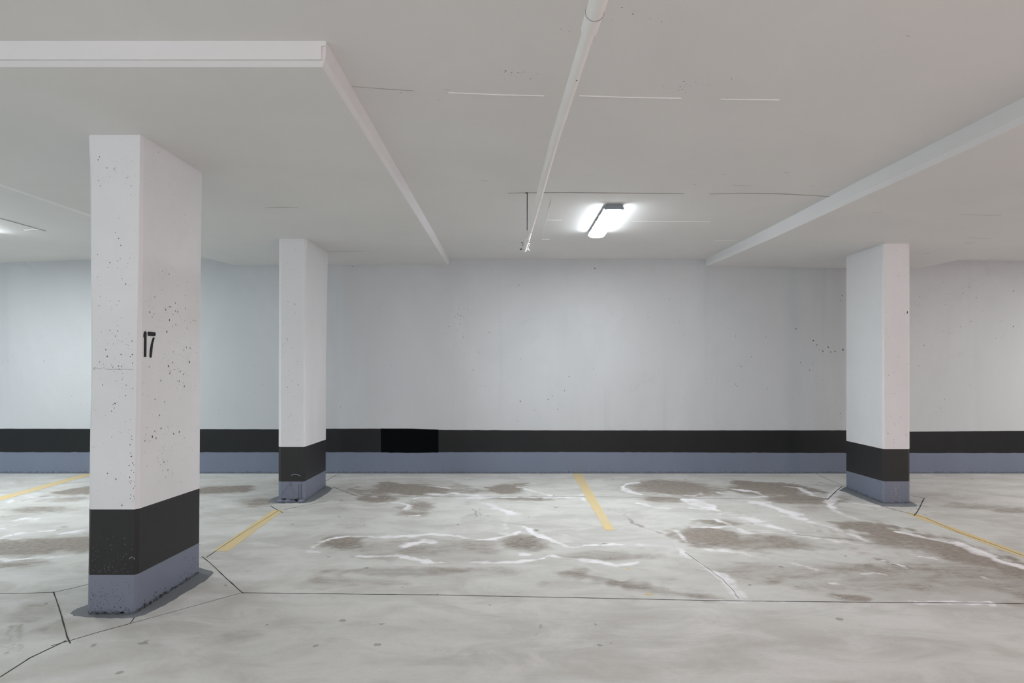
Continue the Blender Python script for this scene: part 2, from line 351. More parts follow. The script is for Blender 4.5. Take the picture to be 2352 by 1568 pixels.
AMP = np.clip(.86+.22*wob(GX, GY, .8, 7)+.16*wob(GX, GY, .25, 8), .3, 1.15)
WID = np.clip(1+.45*wob(GX, GY, .45, 9)+.35*wob(GX, GY, .13, 10), .35, 2.2)
def stroke(path, hw, st, ch):
    if st <= 0: return
    P = [fl(*p) for p in path]; reach = hw*4.2+.05
    for a, b_ in zip(P[:-1], P[1:]):
        i0, i1 = np.searchsorted(xs, [min(a[0], b_[0])-reach, max(a[0], b_[0])+reach])
        j0, j1 = np.searchsorted(ys, [min(a[1], b_[1])-reach, max(a[1], b_[1])+reach])
        if i1 <= i0 or j1 <= j0: continue
        X, Y = WX[j0:j1, i0:i1], WY[j0:j1, i0:i1]
        vx, vy = b_[0]-a[0], b_[1]-a[1]; L2 = vx*vx+vy*vy+1e-9
        tt = np.clip(((X-a[0])*vx+(Y-a[1])*vy)/L2, 0, 1)
        d = np.hypot(X-a[0]-tt*vx, Y-a[1]-tt*vy)
        wear[j0:j1, i0:i1, ch] = np.maximum(wear[j0:j1, i0:i1, ch], st*AMP[j0:j1, i0:i1]*np.clip(1.15-d/(hw*1.9*WID[j0:j1, i0:i1]), 0, 1))
def blob(c, rx, ry, st, ch):
    if st <= 0: return
    x, y = fl(*c); x += 0; wx = rx/F*y; wy = ry*y*y/(CH*F)
    d = np.sqrt(((WX+.05*WID-.05-x)/wx)**2+((WY-y)/wy)**2)*(1+.18*wob(GX, GY, .5, 11)+.10*wob(GX, GY, .15, 12))
    wear[..., ch] = np.maximum(wear[..., ch], st*np.clip(1.5-d, 0, 1))
for p, hw, st in WH: stroke(p, hw*.78, st, 0)
for c_, rx, ry, st in BR: blob(c_, rx, ry, st, 1)
for p, hw, st in BRS: stroke(p, hw, st, 1)
for c_, rx, ry, st in DK: blob(c_, rx, ry, st, 2)
me = bpy.data.meshes.new('floor')
co = np.zeros((ny*nx, 3), np.float32); co[:, 0] = GX.ravel(); co[:, 1] = GY.ravel()
idx = np.arange(ny*nx).reshape(ny, nx)
quads = np.stack([idx[:-1, :-1], idx[:-1, 1:], idx[1:, 1:], idx[1:, :-1]], -1).reshape(-1, 4)
me.vertices.add(len(co)); me.vertices.foreach_set('co', co.ravel())
me.loops.add(quads.size); me.loops.foreach_set('vertex_index', quads.ravel().astype(np.int32))
me.polygons.add(len(quads)); me.polygons.foreach_set('loop_start', np.arange(0, quads.size, 4, dtype=np.int32))
me.update(calc_edges=True)
ca = me.color_attributes.new('wear', 'FLOAT_COLOR', 'POINT'); ca.data.foreach_set('color', wear.reshape(-1))
me.materials.append(M['floor'])
floor = bpy.data.objects.new('floor', me); COL.objects.link(floor)
tag(floor, 'grey concrete garage floor with brown damp patches and white salt lines', kind='structure')

# saw-cut joints and cracks of the slab
Z1 = .0002
def fr(path, width, mat='joint', jitter=.0008, thick=.0012, name='saw_cut_joint'):
    vs, fs = ribbon([fl(*p) for p in path], width*.6, Z1, thick, jitter, .05)
    return mk(name, vs, fs, mat, floor)
fr([(-40,1363),(60,1362),(124,1360)], .007)
fr([(124,1360),(160,1352),(205,1341)], .005, 'joint_pale')
fr([(123,1359),(132,1385),(140,1410),(148,1440),(154,1462),(162,1477)], .010)
fr([(-60,1592),(0,1555),(70,1510),(152,1471)], .010)
fr([(117,1483),(160,1471),(220,1453),(298,1432)], .006)
fr([(298,1432),(306,1422),(313,1410)], .006)
fr([(298,1432),(360,1415),(450,1390),(556,1361)], .004, 'joint_pale')
fr([(464,1278),(480,1290),(493,1302),(520,1328),(558,1362)], .009)
fr([(556,1361),(800,1364),(1003,1366),(1300,1372),(1640,1379),(1900,1382),(2130,1384)], .008)
fr([(2130,1384),(2270,1385)], .014); fr([(2270,1385),(2420,1387)], .008)
fr([(474,1280),(520,1249),(570,1216),(641,1172)], .006, thick=.0022)
fr([(622,1162),(632,1168),(641,1173),(650,1177)], .009, thick=.0022)
fr([(650,1171),(700,1160),(755,1150)], .006, 'joint_pale')
fr([(765,1118),(790,1128),(823,1140)], .010)
fr([(748,1104),(775,1089)], .009, 'joint_pale')
fr([(823,1140),(1100,1141),(1340,1140)], .008, 'joint_pale'); fr([(1340,1140),(1600,1144),(1880,1147)], .007, 'joint_pale')
fr([(1874,1087),(1900,1100),(1935,1114)], .008, 'joint_pale')
fr([(1934,1117),(1922,1126),(1912,1136),(1900,1147)], .014)
fr([(1876,1142),(1900,1145)], .012)
fr([(2022,1161),(2060,1172),(2086,1178)], .008)
fr([(2086,1178),(2125,1189),(2200,1222),(2280,1250),(2352,1277),(2420,1303)], .009, thick=.0022)
fr([(2123,1144),(2117,1155),(2112,1166),(2105,1178),(2099,1184)], .012, thick=.0022)
fr([(2092,1138),(2123,1144)], .008, 'joint_pale')
fr([(1574,1268),(1600,1288),(1630,1308),(1660,1330),(1680,1352),(1696,1374)], .004, 'joint_pale', jitter=.006, name='crack')
fr([(0,1141),(210,1141)], .006, 'joint_pale')

# ------------------------------------------------------------------ walls and ceiling
vs, fs = boxg(-14, 14, YB, YB+.25, -.05, 3.1)
wall = tag(mk('wall_back', vs, fs, 'wall'), 'white painted concrete back wall with black and blue-grey bands along its foot', kind='structure')
for nm, bx in (('wall_left', (-14.2, -14, -10, YB+.25, -.05, 3.1)), ('wall_right', (14, 14.2, -10, YB+.25, -.05, 3.1)), ('wall_front', (-14.2, 14.2, -10.2, -10, -.05, 3.1))):
    v_, f_ = boxg(*bx); tag(mk(nm, v_, f_, 'wall'), 'white painted concrete side wall of the garage', kind='structure')
def band(name, x0, x1, top, bot, mat, proud, z_fixed=None, jit=.002):
    xsb = np.arange(x0, x1+1, 12.); rings = []
    for x in xsb:
        zt = fz(interp(top, x), YB)+random.uniform(-jit, jit)*.5
        zb = (z_fixed if z_fixed is not None else fz(interp(bot, x), YB)+random.uniform(-jit, jit)); X = fx(x, YB)
        rings.append([(X, YB-proud, zb), (X, YB-proud, zt), (X, YB+.01, zt), (X, YB+.01, zb)])
    v_, f_ = loft(rings); return mk(name, v_, f_, mat, wall)
TOP = [(-1400, 984), (0, 984), (640, 985.5), (760, 984), (875, 984), (960, 986), (1016, 987), (1300, 988), (1945, 987.8), (2090, 991), (2352, 989), (3700, 988)]
BOT = [(-1400, 1038), (640, 1038.5), (1300, 1038), (1944, 1040), (3700, 1040)]
tag(band('black_band', -1400, 3700, TOP, BOT, 'black', .0015), 'black painted band on the back wall')
tag(band('grey_base_band', -1400, 3700, BOT, BOT, 'grey_wall', .0025, 0.0, .003), 'blue-grey painted band at the foot of the back wall')
tag(band('repainted_patch', 875, 1017, [(875, 983.6), (900, 983.8), (935, 983.6), (1017, 986.6)], [(875, 1038.8), (940, 1039.6), (1017, 1039)], 'black_patch', .003), 'darker fresh black patch on the black band')
# faint board joint in the back wall
vs, fs = boxg(fx(1256.5, YB), fx(1257.5, YB), YB-.0006, YB+.01, .56, 2.62); mk('form_seam', vs, fs, 'wall', wall)

# ceiling slab: subdivided sheet with thickness
cx_ = [-14, -10, -7, -6, -5, -3, 0, 3, 4.5, 6, 9, 14]; cy_ = [-10.2, -5, 0, 1.6, 3, 4.5, 6, YB+.25]
V = [(x, y, CH+hcx(x, y)) for y in cy_ for x in cx_] + [(x, y, CH+hcx(x, y)+.25) for y in cy_ for x in cx_]
n = len(cx_); k0 = n*len(cy_); FS = []
for j in range(len(cy_)-1):
    for i in range(n-1):
        a = j*n+i; FS.append((a, a+1, a+n+1, a+n)); FS.append((k0+a, k0+a+n, k0+a+n+1, k0+a+1))
for i in range(n-1):
    a = i; FS.append((a, k0+a, k0+a+1, a+1)); a = (len(cy_)-1)*n+i; FS.append((a, a+1, k0+a+1, k0+a))
for j in range(len(cy_)-1):
    a = j*n; FS.append((a, a+n, k0+a+n, k0+a)); a = j*n+n-1; FS.append((a, k0+a, k0+a+n, a+n))
ceiling = tag(mk('ceiling', V, FS, 'ceiling'), 'off-white painted concrete slab ceiling', kind='structure')

def drop_panel(secs, mat_face, label):
    """secs: rings of (x, y, z) seen across the panel: visible face, chamfer, soffit, far splay, ceiling"""
    v_, f_ = loft(secs); o = mk('drop_panel', v_, f_, 'ceiling', ceiling); tag(o, label)
    o.data.materials.append(M[mat_face])
    for p in o.data.polygons:
        if abs(p.normal.z) < .93 and not (label.endswith('left pillars') and p.normal.x < -.05): p.material_index = 1
    return o
# left drop panel: soffit at X -3.5..-0.7 from Y 2.58 to the wall
xr_c = [(2.58, -.746), (6.42, -.681), (YB, -.662)]; 
YF = 2.58
def left_ring(Y, first=False):
    xu = interp(xr_c, Y); h = hd(Y); zc = CH+hc(Y)+.02
    xl = interp([(2.5, -3.62), (4.25, -3.5), (5.1, -3.44), (YB, -3.34)], Y)
    if first:   # rim of the chamfer at the near face
        return [(xu, YF, zc), (xu-.006, YF, CH+h+.022), (xu-.012, YF, CH+h+.018), (xl+.02, YF, CH+h+.018), (xl-.34, YF, zc)]
    return [(xu, Y, zc), (xu-.006, Y, CH+h+.020), (xu-.024, Y, CH+h), (xl, Y, CH+h), (xl-.36, Y, zc)]
secs = [left_ring(YF, True)] + [left_ring(y) for y in (YF+.022, 3.4, 4.3, 5.2, 6.0, 6.8, YB+.02)]
lp = drop_panel(secs, 'fascia', 'thickened slab panel over the two left pillars')
# recessed notch at the corner of the near face (form liner corner)
xN = interp(xr_c, YF)
vs, fs = merge([boxg(-14 if False else -4.02, xN-.020, YF-.010, YF+.01, CH+1.268, CH+1.326), boxg(-4.02, xN, YF-.010, YF+.01, CH+1.326, CH+1.352)])
mk('face_board', vs, fs, 'fascia', lp)
# right drop panel
def hr(X, Y):
    e = interp([(3.09, 1.213), (3.76, 1.197), (4.89, 1.185), (5.84, 1.174), (YB, 1.162)], Y)
    m_ = interp([(3.0, 1.180), (5.92, 1.137), (YB, 1.142)], Y)
    r_ = interp([(3.0, 1.175), (YB, 1.131)], Y)
    return interp([(2.55, e), (3.75, m_), (5.14, r_)], X)
xr2 = [(2.2, 2.68), (3.1, 2.645), (4.416, 2.60), (5.88, 2.574), (YB, 2.504)]
def right_ring(Y):
    xu = interp(xr2, Y); zc = CH+hcx(2.6, Y)+.02
    pts = [(xu, Y, zc), (xu+.004, Y, CH+hr(2.55, Y)+.030), (xu+.024, Y, CH+hr(2.55, Y))]
    for X in (2.9, 3.2, 3.5, 3.75, 4.2, 4.7, 5.14): pts.append((X, Y, CH+hr(X, Y)))
    pts += [(5.60, Y, CH+hcx(5.6, Y)-.004), (5.9, Y, CH+hcx(5.9, Y)+.03)]
    return pts
drop_panel([right_ring(y) for y in (2.3, 3.1, 3.76, 4.4, 4.9, 5.4, 5.84, 6.4, 7.0, YB+.02)], 'fascia', 'thickened slab panel over the right pillar')

def cr(path, width, mat, jitter=.0, thick=-.004, name='form_seam', taper=True):
    v_, f_ = ribbon([ce(*p) for p in path], width, lambda x, y: CH+hcx(x, y), thick, jitter, .12, taper); return mk(name, v_, f_, mat, ceiling)
cr([(808,198),(900,205),(950,208)], .004, 'seam_dark', thick=-.002)
cr([(1030,212),(1150,217),(1250,219)], .003, 'seam_light'); cr([(1330,219),(1450,223),(1565,225)], .0032, 'seam_light'); cr([(1655,227),(1720,228),(1790,228.5)], .0026, 'seam_light')
cr([(1165,443),(1210,442),(1300,441.5),(1440,443),(1570,444)], .010, 'seam_dark', .0005)
cr([(1630,445),(1700,443),(1780,444),(1860,448),(1905,451)], .010, 'seam_dark', .0005)
cr([(1265,452),(1263,465),(1260,480)], .006, 'seam_dark', .004, thick=-.0006); cr([(1260,478),(1256,505),(1250,525),(1246,542)], .007, 'seam_light', .003, thick=-.0006)
cr([(1257,505),(1290,505)], .012, 'seam_light'); cr([(1450,507),(1520,508),(1630,508)], .007, 'seam_light')
cr([(1640,552),(1690,552)], .010, 'seam_light'); cr([(1245,549),(1262,549)], .008, 'seam_light')
cr([(0,501),(40,512),(105,530)], .012, 'seam_dark', taper=False); cr([(55,528),(90,526)], .012, 'seam_light')

def sr(path, width, right=False):
    pts_ = []
    for px, py in path:
        k = (VY-py)/F; Y = 5.
        for _ in range(30): Y = (hr((px-VX)/F*Y, Y) if right else hd(Y))/k
        pts_.append(((px-VX)/F*Y, Y))
    v_, f_ = ribbon(pts_, width, (lambda x, y: CH+hr(x, y)) if right else (lambda x, y: CH+hd(y)), -.0012, .001, .1, True)
    return mk('form_seam', v_, f_, 'seam_dark', ceiling)
for p_, w_ in (([(607,477),(640,476),(684,476)], .006), ([(752,577),(774,577.5)], .012), ([(774,576.5),(836,576.5)], .008)): sr(p_, w_)
for p_, w_ in (([(2224,546),(2236,546)], .016), ([(2236,546),(2276,548)], .006), ([(2215,558),(2236,557.5)], .014), ([(2122,582),(2136,580.5)], .014), ([(2000,488),(2030,488)], .006), ([(2205,492),(2300,494)], .004), ([(1990,556),(2030,556)], .008)): sr(p_, w_, True)
def stain_marks(path_list, mat, w_):
    for p_ in path_list: cr(p_, w_, mat, .001, -.0012)
stain_marks([[(1685,425),(1725,427)], [(1800,396),(1812,397)], [(1862,427),(1872,427)], [(1592,424),(1600,424)], [(1105,413),(1120,416)], [(1660,400),(1668,400)], [(1155,551),(1163,552)], [(2082,81),(2090,83)], [(1020,205),(1036,206)]], 'seam_dark', .008)
# dark specks and shallow pits in the paint: one speckle part per surface
def specks_geo(items, frame, parent, mat='pit', name='surface_pits', proud=.0006):
    parts = []
    for u, v_, ru, rv in items:
        n_ = 7; a0 = random.uniform(0, 6.28); ring = []
        for k in range(n_):
            a = a0+2*math.pi*k/n_; q_ = random.uniform(.7, 1.15); ring.append((u+ru*q_*math.cos(a), v_+rv*q_*math.sin(a)))
        f0 = [frame(x, y, 0) for x, y in ring]; f1 = [frame(x, y, proud) for x, y in ring]; parts.append(loft([f0, f1]))
    v2, f2 = merge(parts); o = mk(name, v2, f2, mat, parent); return tag(o, kind='stuff')
def cluster(n_, u0, u1, v0, v1, rmin, rmax, tall=1.5, nc=6, spread=.08):
    out = []; C_ = [(random.uniform(u0, u1), random.uniform(v0, v1)) for _ in range(nc)]
    for _ in range(n_):
        if random.random() < .6:
            c0 = random.choice(C_); u, v_ = random.gauss(c0[0], spread), random.gauss(c0[1], spread)
        else: u, v_ = random.uniform(u0, u1), random.uniform(v0, v1)
        if not (u0 < u < u1 and v0 < v_ < v1): continue
        q_ = random.random()**4; ru = rmin+(rmax-rmin)*q_; out.append((u, v_, ru, ru*random.uniform(.9, tall)))
    return out
def ceil_frame(x, y, d): return (x, y, CH+hcx(x, y)-.0001-d)
its = []
for px, py, k_ in [(1190,170,26), (1560,205,12), (1610,195,16), (1690,226,8), (970,222,10), (1455,35,6), (1290,60,5), (1930,150,5)]:
    c0 = ce(px, py)
    for _ in range(k_): q_ = .0008+.0022*random.random()**3; its.append((random.gauss(c0[0], .07), random.gauss(c0[1], .03), q_*1.3, q_))
specks_geo(its, ceil_frame, ceiling)
its = cluster(300, fx(760, YB), fx(1935, YB), .62, 2.4, .0012, .006, 1.6, 9, .13)+cluster(130, fx(2095, YB), fx(2352, YB), .62, 2.5, .0012, .006, 1.6, 6, .14)+cluster(90, fx(0, YB), fx(640, YB), .62, 2.4, .001, .005, 1.5, 4, .2)
for px, py, r_ in [(1366,616,.009), (1195,921,.009), (1828,755,.008), (1876,792,.007), (1868,782,.009), (1890,806,.009), (1908,808,.008), (1918,807,.008), (1936,803,.01), (1902,797,.009), (1934,678,.008), (1930,690,.006), (1948,705,.006), (810,612,.006)]:
    its.append((fx(px, YB), fz(py, YB), r_, r_*1.1))
specks_geo(its, lambda x, z, d: (x, YB-.0001-d, z), wall)
for p_ in ([(1439,1304),(1449,1308)], [(1480,1365),(1500,1364)]):
    v_, f_ = ribbon([fl(*q_) for q_ in p_], .022, .0003, .0014, .003, .01, True); mk('paint_fleck', v_, f_, 'yellow', floor)

# ------------------------------------------------------------------ pillars
def pillar(spec, label):
    Yf, Yb = spec['Y']; mat = spec.get('mat', 'pillar')
    cxm = (fx(spec['FL'][-1][1], Yf)+fx(spec['FR'][-1][1], Yf))/2
    root = empty('concrete_pillar', (cxm, (Yf+Yb)/2, 0), label, 'pillar', 'concrete pillars of the parking bays')
    def ring(frac, py):
        """outline at front photo height py; z drops towards the back by 'slope'"""
        zf = fz(py, Yf) if py < spec['bottom'] else 0.0
        zb = zf-frac if py < spec['bottom'] else 0.0
        c = .022
        fl_ = fx(interp(spec['FL'], py), Yf); frr = fx(interp(spec['FR'], py), Yf)
        sr = fx(interp(spec['SR'], py), Yf+c) if 'SR' in spec else frr+c
        sl = fx(interp(spec['SL'], py), Yf+c) if 'SL' in spec else fl_-c
        br = fx(interp(spec['BR'], py), Yb) if 'BR' in spec else sr
        bl = fx(interp(spec['BL'], py), Yb) if 'BL' in spec else sl
        return [(fl_, Yf, zf), (frr, Yf, zf), (sr, Yf+c, zf), (br, Yb, zb), (br-.015, Yb+.015, zb), (bl+.015, Yb+.015, zb), (bl, Yb, zb), (sl, Yf+c, zf)]
    t0, t1, bt = spec['black_top'], spec['black_bot'], spec['bottom']
    def part(name, levels, mt):
        rings = [ring(s, y) for y, s in levels]; v_, f_ = loft(rings); return mk(name, v_, f_, mt, root)
    ys_ = [spec['top']+(t0[0]-spec['top'])*k/10 for k in range(11)]
    sh = part('shaft', [(y, t0[1]*max(0, (y-spec['top'])/(t0[0]-spec['top']))) for y in ys_], mat)
    tag(part('black_band', [t0, t1], 'black_scuff'), 'black painted band')
    tag(part('grey_base', [t1, (bt, 0)], 'grey'), 'blue-grey painted base')
    # paint spilled on the floor round the foot
    P = spec['skirt']; pts = []
    for a, b_ in zip(P, P[1:]+P[:1]):
        a, b_ = fl(*a), fl(*b_); nn_ = max(2, int(math.dist(a, b_)/.03))
        for k in range(nn_): pts.append((a[0]+(b_[0]-a[0])*k/nn_+random.uniform(-.004, .004), a[1]+(b_[1]-a[1])*k/nn_+random.uniform(-.006, .006)))
    c_ = (sum(p[0] for p in pts)/len(pts), sum(p[1] for p in pts)/len(pts)); m_ = len(pts)
    vs_ = [(x, y, .0001) for x, y in pts]+[(x, y, .0022) for x, y in pts]
    fs_ = [tuple(range(m_))[::-1], tuple(range(m_, 2*m_))]+[(i, (i+1) % m_, m_+(i+1) % m_, m_+i) for i in range(m_)]
    tag(mk('paint_skirt', vs_, fs_, 'skirt', root), 'grey paint spilled on the floor around the foot')
    return root
S5 = lambda *p: C(0, 1050, 3.027, *p)
pl = pillar(dict(Y=(3.356, 4.00), top=303, bottom=1411, black_top=(1169.5, .020), black_bot=(1320, .016),
    FL=[(303,206),(330,208),(400,211),(600,212),(850,213.5),(1000,210),(1170,208),(1411,205)],
    FR=[(303,322),(600,318),(800,314),(1000,311),(1170,309),(1411,307)],
    SR=[(303,330),(600,328),(800,326),(1000,323),(1170,320.5),(1320,319),(1411,314)],
    BR=[(303,464),(600,461),(1000,459),(1411,457)],
    skirt=S5((490,1085),(540,1050),(620,1022),(900,980),(1380,765),(1440,783),(1485,800),(1440,850),(1300,935),(1150,1025),(1010,1092),(940,1112),(850,1120),(600,1112),(515,1100))),
    'largest and nearest white pillar with the black number 17, at the left')
S7 = lambda *p: C(600, 1060, 11.2, *p)
pm = pillar(dict(Y=(6.031, 6.72), top=543, bottom=1152, mat='pillar_smooth', black_top=(1026, .017), black_bot=(1105.5, .014),
    FL=[(543,646),(1152,645)], SL=[(543,641),(1152,640)], FR=[(543,699),(1000,697),(1152,697)], SR=[(543,706),(600,702),(1152,701)],
    BR=[(543,753),(620,752),(800,749),(1152,748)],
    skirt=S7((180,1045),(280,950),(450,880),(900,760),(1660,620),(1760,648),(1835,690),(1700,812),(1500,935),(1300,1035),(1100,1060),(500,1075),(300,1065))),
    'slender white pillar left of centre near the back wall, its base chipped')
S1 = lambda *p: C(1850, 950, 3.92, *p)
pr = pillar(dict(Y=(5.95, 6.66), top=553, bottom=1156.5, mat='pillar_smooth', black_top=(1031, .013), black_bot=(1105, .026),
    FL=[(553,2030.5),(1156,2032.5)], SL=[(553,2026),(1156,2026)], FR=[(553,2085.5),(1156,2085.5)], SR=[(553,2089),(1156,2089)],
    BL=[(553,1944),(1156,1944)], BR=[(553,2050),(1156,2050)],
    skirt=S1((300,690),(370,655),(700,700),(935,785),(1000,818),(1010,832),(900,840),(700,832),(600,802),(450,745),(380,712))),
    'white pillar at the right near the back wall, pinkish front face')

# number 17 stencilled on the side face of the near pillar
def face_pt(px, py):
    x0, y0 = fx(327, 3.378), 3.378; x1, y1 = fx(460, 4.0), 4.0
    k = (px-VX)/F; tt = (k*y0-x0)/((x1-x0)-k*(y1-y0)); Y = y0+tt*(y1-y0)
    return (k*Y+.0012, Y, CH-(py-VY)/F*Y)
def decal(poly, name, mat, par, label=None, d=.0015):
    a = [face_pt(*p) for p in poly]; q = [(x-.004, y, z) for x, y, z in a]; a = [(x+d, y, z) for x, y, z in a]
    v_, f_ = loft([q, a]); o = mk(name, v_, f_, mat, par)
    if label: tag(o, label)
    return o
decal([(331.3,761.3),(334.6,760.8),(335.8,763),(335.6,800),(335.4,818.5),(334.6,819.3),(332,819.3),(331.5,818),(331.6,776),(330,774),(330,768)], 'number_digit', 'number', pl, 'black digit 1')
d7 = [[(339.4,763.5),(341,761.4),(355.5,762.8),(356.8,764),(356.4,770.5),(355,771.6),(341,771),(339.8,769.5)],
      [(350.9,776),(352,774.5),(353.6,774.8),(354.3,776.5),(350.6,790),(349,805),(347.8,818.5),(346.4,821.5),(345,820),(344.3,818),(344.9,805),(347,790)]]
parts_ = []
for poly in d7:
    a = [face_pt(*p) for p in poly]; parts_.append(loft([[(x-.004, y, z) for x, y, z in a], [(x+.0015, y, z) for x, y, z in a]]))
vs, fs = merge(parts_); tag(mk('number_digit', vs, fs, 'number', pl), 'black digit 7')
# pits and scratches of the three pillars
def side_frame(u, z, d):          # u = depth Y on the right side face of the near pillar
    x0, y0, x1, y1 = fx(327, 3.378), 3.378, fx(460, 4.0), 4.0
    zz = interp([(.5, (318.5-327)/F*3.38), (1.4, 0), (2.66, (330-327)/F*3.38)], z)*(1-(u-y0)/(y1-y0))
    return (x0+(x1-x0)*(u-y0)/(y1-y0)+zz+.0006+d, u, z)
specks_geo(cluster(210, 3.39, 3.98, .60, 1.75, .0008, .0042, 2.6, 12, .07)+cluster(90, 3.39, 3.98, 1.6, 2.5, .0008, .0036, 2.2, 7, .06)
    +[(fx_, z_, .0028, .0062) for fx_, z_ in ((3.55, 1.08), (3.75, 1.27), (3.6, .80), (3.52, .95), (3.83, 1.48))], side_frame, pl)
fr_ = lambda x, z, d: (x, 3.356-.0002-d, z)
specks_geo(cluster(190, fx(213, 3.356), fx(306, 3.356), .60, 1.6, .0007, .0032, 1.8, 12, .045)+cluster(120, fx(216, 3.356), fx(312, 3.356), 1.5, 2.55, .0007, .0030, 1.6, 8, .05)
    +[(random.gauss(fx(303, 3.356), .010), random.gauss(.80, .10), .0022, .0030) for _ in range(26)], fr_, pl)
specks_geo([(random.uniform(fx(212, 3.356), fx(306, 3.356)), .235+.22*random.random()**1.5, random.uniform(.0005, .0013), random.uniform(.0008, .0035)) for _ in range(60)]
    +[(fx(303, 3.356)+random.gauss(0, .006), .315+random.gauss(0, .006), .003, .003) for _ in range(9)], fr_, pl, 'scratch', 'scuffs')
specks_geo([(random.uniform(fx(208, 3.356), fx(306, 3.356)), .02+.17*random.random()**1.6, random.uniform(.0007, .0025), random.uniform(.0007, .003)) for _ in range(150)]+[(random.uniform(fx(206, 3.356), fx(306, 3.356)), random.uniform(.002, .016), random.uniform(.003, .012), .003) for _ in range(26)], fr_, pl, 'joint')
specks_geo([(random.uniform(3.39, 3.98), .01+.18*random.random()**1.2, random.uniform(.0008, .0026), random.uniform(.001, .005)) for _ in range(60)]+[(random.uniform(3.40, 3.98), random.uniform(.002, .022), random.uniform(.003, .014), .0035) for _ in range(40)],
    lambda u, z, d: (fx(313.5, 3.378)+(fx(457, 4.0)-fx(313.5, 3.378))*(u-3.378)/.622+.0035+.0005+d, u, z), pl, 'joint')
specks_geo(cluster(60, fx(648, 6.031), fx(696, 6.031), .6, 2.5, .001, .0045, 1.4, 6, .06), lambda x, z, d: (x, 6.0308-d, z), pm)
specks_geo(cluster(50, fx(2036, 5.95), fx(2083, 5.95), .6, 2.5, .001, .0045, 1.5, 5, .06)+[(fx(2084, 5.95), fz(717, 5.95), .006, .016)], lambda x, z, d: (x, 5.9498-d, z), pr)
specks_geo([(fx(x_, 5.95)+random.gauss(0, .012), random.uniform(.03, .2), random.uniform(.002, .005), random.uniform(.002, .006)) for x_ in (2050, 2058, 2060, 2062, 2056, 2045) for _ in range(9)], lambda x, z, d: (x, 5.9498-d, z), pr, 'scratch', 'scuffs')
specks_geo([(random.uniform(fx(648, 6.031), fx(698, 6.031)), random.uniform(.0, .03), random.uniform(.006, .022), random.uniform(.003, .009)) for _ in range(22)], lambda x, z, d: (x, 6.0308-d, z), pm, 'joint')
# hairline crack across the near pillar's front
pts = [(214,845),(222,845),(228,846),(234,846.5),(238,843.5),(243,848),(255,848.2),(265,847.8),(277,849),(283,847.6),(306,848.6)]
rr = [[(fx(x, 3.3555), 3.3555, fz(y-(.9 if 5 < i < 9 else .5), 3.3555)), (fx(x, 3.3555), 3.3555, fz(y+.4, 3.3555)), (fx(x, 3.36), 3.36, fz(y+.4, 3.3555)), (fx(x, 3.36), 3.36, fz(y-.5, 3.3555))] for i, (x, y) in enumerate(pts)]
vs, fs = loft(rr); mk('crack', vs, fs, 'seam_dark', pl)
# gouge and chipped render on the middle pillar
def arc(pts_, wpx, Y, mat, name, par):
    rr = [[(fx(x, Y), Y-.004, fz(y-wpx, Y)), (fx(x, Y), Y-.004, fz(y+wpx, Y)), (fx(x, Y), Y+.004, fz(y+wpx, Y)), (fx(x, Y), Y+.004, fz(y-wpx, Y))] for x, y in pts_]
    v_, f_ = loft(rr); return mk(name, v_, f_, mat, par)
tag(arc([(669,1091.5),(672,1089.8),(676,1088.6),(681,1089),(686,1090.5),(690,1092.5)], .9, 6.031, 'grey', 'gouge', pm), 'pale curved gouge on the black band')
for pth in ([(665,1108),(661,1115),(658,1120),(652,1128),(647,1133)], [(668.5,1108),(668.5,1118),(672,1123),(677,1128),(681,1132)], [(692,1110),(692,1130),(692,1147)], [(686.5,1112),(686.5,1147)]):
    arc(pth, .45, 6.031, 'grey', 'paint_run', pm)
parts_ = []
for k in range(16):
    x = random.choice([random.uniform(640, 660), random.uniform(655, 680), random.uniform(688, 701)]); X = fx(x, 6.0); Yc = 6.02+random.uniform(-.03, .0); r = random.uniform(.010, .030)
    bm = bmesh.new(); bmesh.ops.create_icosphere(bm, subdivisions=1, radius=r)
    parts_.append(([(X+v.co.x*1.5*random.uniform(.7, 1.2), Yc+v.co.y*random.uniform(.7, 1.2), max(.001, .008+v.co.z*.8*random.uniform(.6, 1.2))) for v in bm.verts], [tuple(v.index for v in f.verts) for f in bm.faces])); bm.free()
vs, fs = merge(parts_); o = mk('concrete_crumbs', vs, fs, 'grey', pm); tag(o, 'crumbled grey concrete at the foot', kind='stuff')

# ------------------------------------------------------------------ yellow parking lines
def line(name_label, poly, group='yellow parking lines'):
    a = [fl(*p) for p in poly]; x0 = sum(p[0] for p in a)/len(a); y0 = sum(p[1] for p in a)/len(a)
    rows = 14; L0, R0, R1, L1 = a; rings = []
    for k in range(rows+1):
        tt = k/rows; l = [L0[i]+(L1[i]-L0[i])*tt+random.uniform(-.0025, .0025) for i in (0, 1)]; r = [R0[i]+(R1[i]-R0[i])*tt+random.uniform(-.0025, .0025) for i in (0, 1)]
        rings.append([(l[0], l[1], .0003), (r[0], r[1], .0003), (r[0], r[1], .0017), (l[0], l[1], .0017)])
    v_, f_ = loft(rings); o = mk('parking_line', v_, f_, 'yellow'); tag(o, name_label, 'line', group); return o
line('thin yellow parking line running off the left edge behind the largest pillar', [(196,1087.5),(222,1087.5),(-150,1192),(-190,1192)])
line('yellow parking line on the floor between the number 17 pillar and the slender pillar', [(628,1171),(652,1171),(524,1265.5),(489,1265.5)])
line('broad short yellow parking line at mid floor, running out from the back wall', [(1314,1087.6),(1336,1087.6),(1412,1217.5),(1390,1217)])
line('long yellow parking line with a dark joint, at the right edge of the floor', [(2079,1178),(2106,1180),(2442,1305),(2412,1305)])

